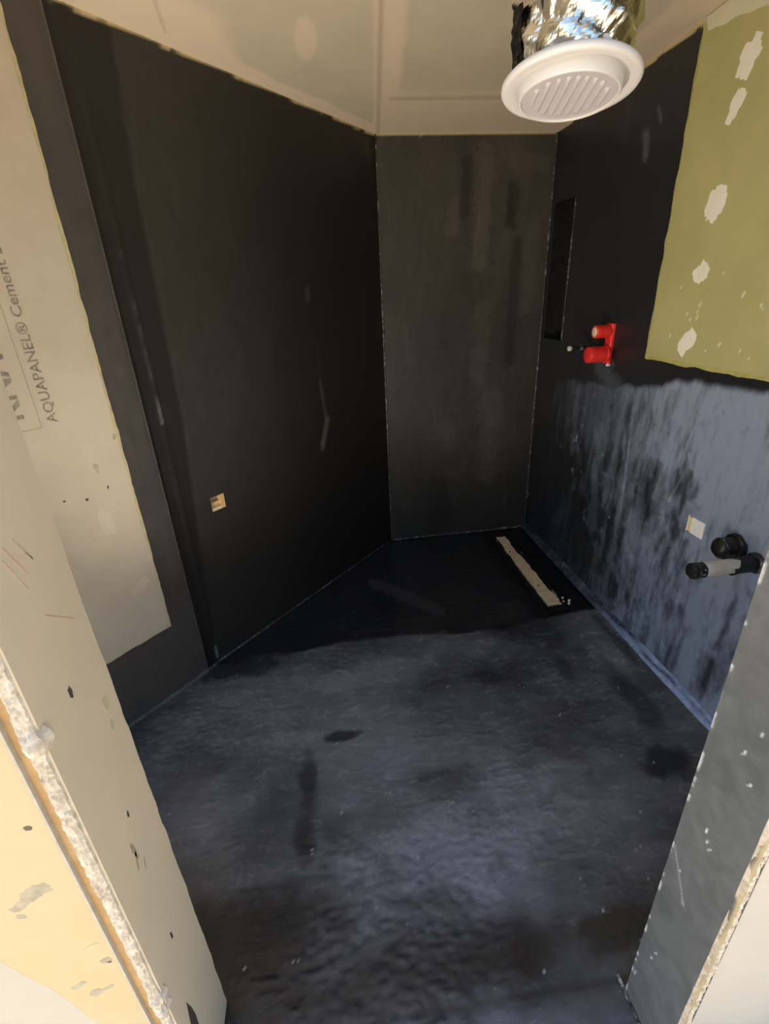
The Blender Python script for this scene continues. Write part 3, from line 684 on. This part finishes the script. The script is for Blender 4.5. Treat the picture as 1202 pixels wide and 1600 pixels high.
# --- grey waste pipe and black stub behind it
wp = empty('waste_pipe', (XR, 1.24, .735), label='grey waste pipe with black painted end sticking out of the right wall', cat='pipe')
rod('pipe', (XR + .003, 1.245, .735), (1.205, 1.24, .738), .0255, M_grey, wp, seed=3)
rod('pipe_end', (1.228, 1.2405, .7378), (1.182, 1.239, .7384), .0270, M_black, wp, seed=4, label='black painted pipe end')
rod('end_rim', (1.204, 1.2395, .738), (1.198, 1.2395, .738), .0282, M_sheen, wp)
bm = bmesh.new()
lathe(bm, [(.0262, 0), (.0285, .03), (.0285, .075), (.0275, .105)], (XR - .002, 1.245, .735), (-1, 0, 0), 28, jig=lambda a, k: (.006 * math.sin(a * 2 + 1) if k == 3 else .001 * math.sin(a * 5 + k)))
bmesh.ops.recalc_face_normals(bm, faces=bm.faces)
ps = from_bm('paint_sleeve', bm, M_black, wp, True); ps.modifiers.new('thick', 'SOLIDIFY').thickness = .001
rod('collar', (XR + .002, 1.245, .735), (XR - .014, 1.245, .735), .036, M_sheen, wp, seed=5)
bs_ = empty('capped_pipe', (XR, 1.33, .755), label='short black painted pipe stub behind the grey waste pipe', cat='pipe')
rod('pipe', (XR + .003, 1.335, .752), (1.352, 1.335, .752), .036, M_black, bs_, seed=6, bev=.012)
rod('collar', (XR + .003, 1.335, .752), (XR - .02, 1.335, .752), .046, M_black, bs_, seed=7, bev=.008)
rod('collar', (1.372, 1.335, .752), (1.364, 1.335, .752), .0385, M_sheen, bs_, seed=8)
# --- white square opening in right wall, filled flush with an added block to stay bright
fo = empty('opening_fill', (XR, 1.534, .732), label='white square opening in the right wall above the grey pipe, filled flush to stay bright', cat='block')
box('block', (XR - .003, SOCK[0] + .001, SOCK[2] + .001), (XR + .028, SOCK[1] - .022, SOCK[3] - .001), M_foam, fo, bevel=.002)
box('side_strip', (XR - .004, SOCK[1] - .022, SOCK[2] + .006), (XR + .02, SOCK[1] - .006, SOCK[3] - .004), M_ochre, fo, bevel=.002)
box('edge_strip', (XR - .002, SOCK[1] - .006, SOCK[2] + .001), (XR + .02, SOCK[1] - .001, SOCK[3] - .001), M_foam, fo)
# --- small opening with timber in the left wall
def lpt(s, z, d): return tuple(L0 + DV * s + NL * d + np.array((0, 0, z)))
sh = empty('socket_opening', lpt(.09, SH[2], 0), label='small square opening showing bare timber in the left black wall', cat='wall opening')
def lbox(name, s0, s1, z0, z1, d0, d1, mat, parent, bevel=.0008):
    M = Matrix(((DV[0], NL[0], 0, L0[0]), (DV[1], NL[1], 0, L0[1]), (0, 0, 1, 0), (0, 0, 0, 1)))
    bm = bmesh.new(); box_bm(bm, (s0, d0, z0), (s1, d1, z1), M, bevel); bmesh.ops.recalc_face_normals(bm, faces=bm.faces)
    return from_bm(name, bm, mat, parent)
s0, s1, z0, z1 = SH
lbox('backing', s0, s1, z0, z1, -.040, -.030, M_ply, sh)
lbox('side_batten', s1 - .022, s1 - .0005, z0 + .0005, z1 - .0005, -.030, -.002, M_timber, sh)
lbox('side_batten', s0 + .0005, s0 + .005, z0 + .0005, z1 - .0005, -.030, -.003, M_tan, sh)
lbox('lower_batten', s0 + .005, s1 - .022, z0 + .0005, z0 + .016, -.030, -.002, M_tan, sh)
lbox('lower_batten', s0 + .005, s1 - .022, z0 + .016, z0 + .040, -.030, -.012, M_timber, sh)
lbox('top_batten', s0 + .005, s1 - .022, z1 - .006, z1 - .0005, -.030, -.006, M_ply, sh)
M_ = lpt(s0 + .014, z1 - .018, -.032); rod('screw_hole', M_, lpt(s0 + .014, z1 - .018, -.0285), .0045, M_dark, sh, 12, .001)
# --- linear drain, taped over
ld = empty('linear_drain', (1.20, 2.52, -.008), label='long linear shower drain covered with tan tape in the black floor', cat='drain')
Fz = dict(P0=(0, 0, -.006), ux=(1, 0, 0), uy=(0, 1, 0), nn=(0, 0, 1))
slab('tape_cover', ragged([(1.160, 2.100), (1.245, 2.105), (1.236, 2.30), (1.238, 2.55), (1.230, 2.75), (1.236, 2.935), (1.172, 2.938), (1.168, 2.7), (1.163, 2.4)], .006, .018, 4), t=.006, mat=M_tan, parent=ld, label='wrinkled tan tape over the channel', **Fz)
slab('rim', ragged([(1.130, 2.060), (1.152, 2.060), (1.158, 2.965), (1.140, 2.965)], .004, .02, 5), t=.007, mat=M_black, parent=ld, **Fz)
slab('rim', ragged([(1.250, 2.070), (1.268, 2.070), (1.262, 2.965), (1.246, 2.965)], .004, .02, 6), t=.007, mat=M_black, parent=ld, **Fz)
slab('rim', ragged([(1.130, 2.055), (1.268, 2.055), (1.268, 2.085), (1.130, 2.080)], .004, .015, 7), t=.007, mat=M_black, parent=ld, **Fz)
for i in range(9):
    y = rng.uniform(2.1, 2.9); side = 1.157 if i % 3 else 1.252
    slab('tape_tear', patch_outline((side, y), .004, .016, .05, i), t=.0078, mat=M_bead, parent=ld, **Fz)
for i, (x, y) in enumerate(((1.275, 2.155), (1.30, 2.125), (1.262, 2.118), (1.285, 2.10))):
    slab('tape_crumb', patch_outline((x, y), .006, .005, .4, i), t=.009, mat=M_filler, parent=ld, **Fz)
for x, y in ((1.197, 2.30), (1.183, 2.72)):
    slab('hole', patch_outline((x, y), .007, .008, 0, 2), t=.0066, mat=M_dark, parent=ld, **Fz)
# --- fill lamp added to brighten ceiling and walls, unseen behind the left pier
WL = Vector((-.68, .84, .0)); aim = (Vector((.62, 2.1, 2.4)) - (WL + Vector((0, 0, .26)))).normalized()
wk = empty('fill_light', tuple(WL), label='added black fill light, unseen, tilted up behind the left door reveal', cat='added lamp')
sx = Vector((0, 0, 1)).cross(aim).normalized(); sy = aim.cross(sx); hc = WL + Vector((0, 0, .26))
MW = Matrix(((sx.x, sy.x, aim.x, hc.x), (sx.y, sy.y, aim.y, hc.y), (sx.z, sy.z, aim.z, hc.z), (0, 0, 0, 1)))
M_lamp, _nt, _bs, _ns, _ls = mat_new('fill_panel')
_bs.inputs['Base Color'].default_value = (.9, .85, .7, 1); _bs.inputs['Emission Color'].default_value = (1, .84, .62, 1); _bs.inputs['Emission Strength'].default_value = 6
bm = bmesh.new(); box_bm(bm, (-.10, -.075, -.06), (.10, .075, -.012), MW, .008)
for t in range(7): box_bm(bm, (-.09 + t * .028, -.07, -.078), (-.084 + t * .028, .07, -.058), MW)
from_bm('housing', bm, M_black, wk)
bm = bmesh.new(); box_bm(bm, (-.09, -.065, -.013), (.09, .065, -.010), MW); from_bm('fill_panel', bm, M_lamp, wk)
for s_ in (-1, 1):
    bead('leg', [tuple(MW @ Vector((s_ * .108, 0, -.035))), tuple(WL + sx * s_ * .112 + Vector((0, 0, .012))), tuple(WL + sx * s_ * .112 + Vector((aim.x, aim.y, 0)).normalized() * .05 + Vector((0, 0, .012)))], .008, M_black, wk, wob=0)
lp = bpy.data.lights.new('fill_light_beam', 'SPOT'); lp.energy = 88; lp.color = (1, .85, .66); lp.spot_size = math.radians(112); lp.spot_blend = .9; lp.shadow_soft_size = .09
lo = bpy.data.objects.new('fill_light_beam', lp); C.objects.link(lo); lo.location = hc + aim * .10
lo.rotation_euler = (-aim).to_track_quat('Z', 'Y').to_euler()
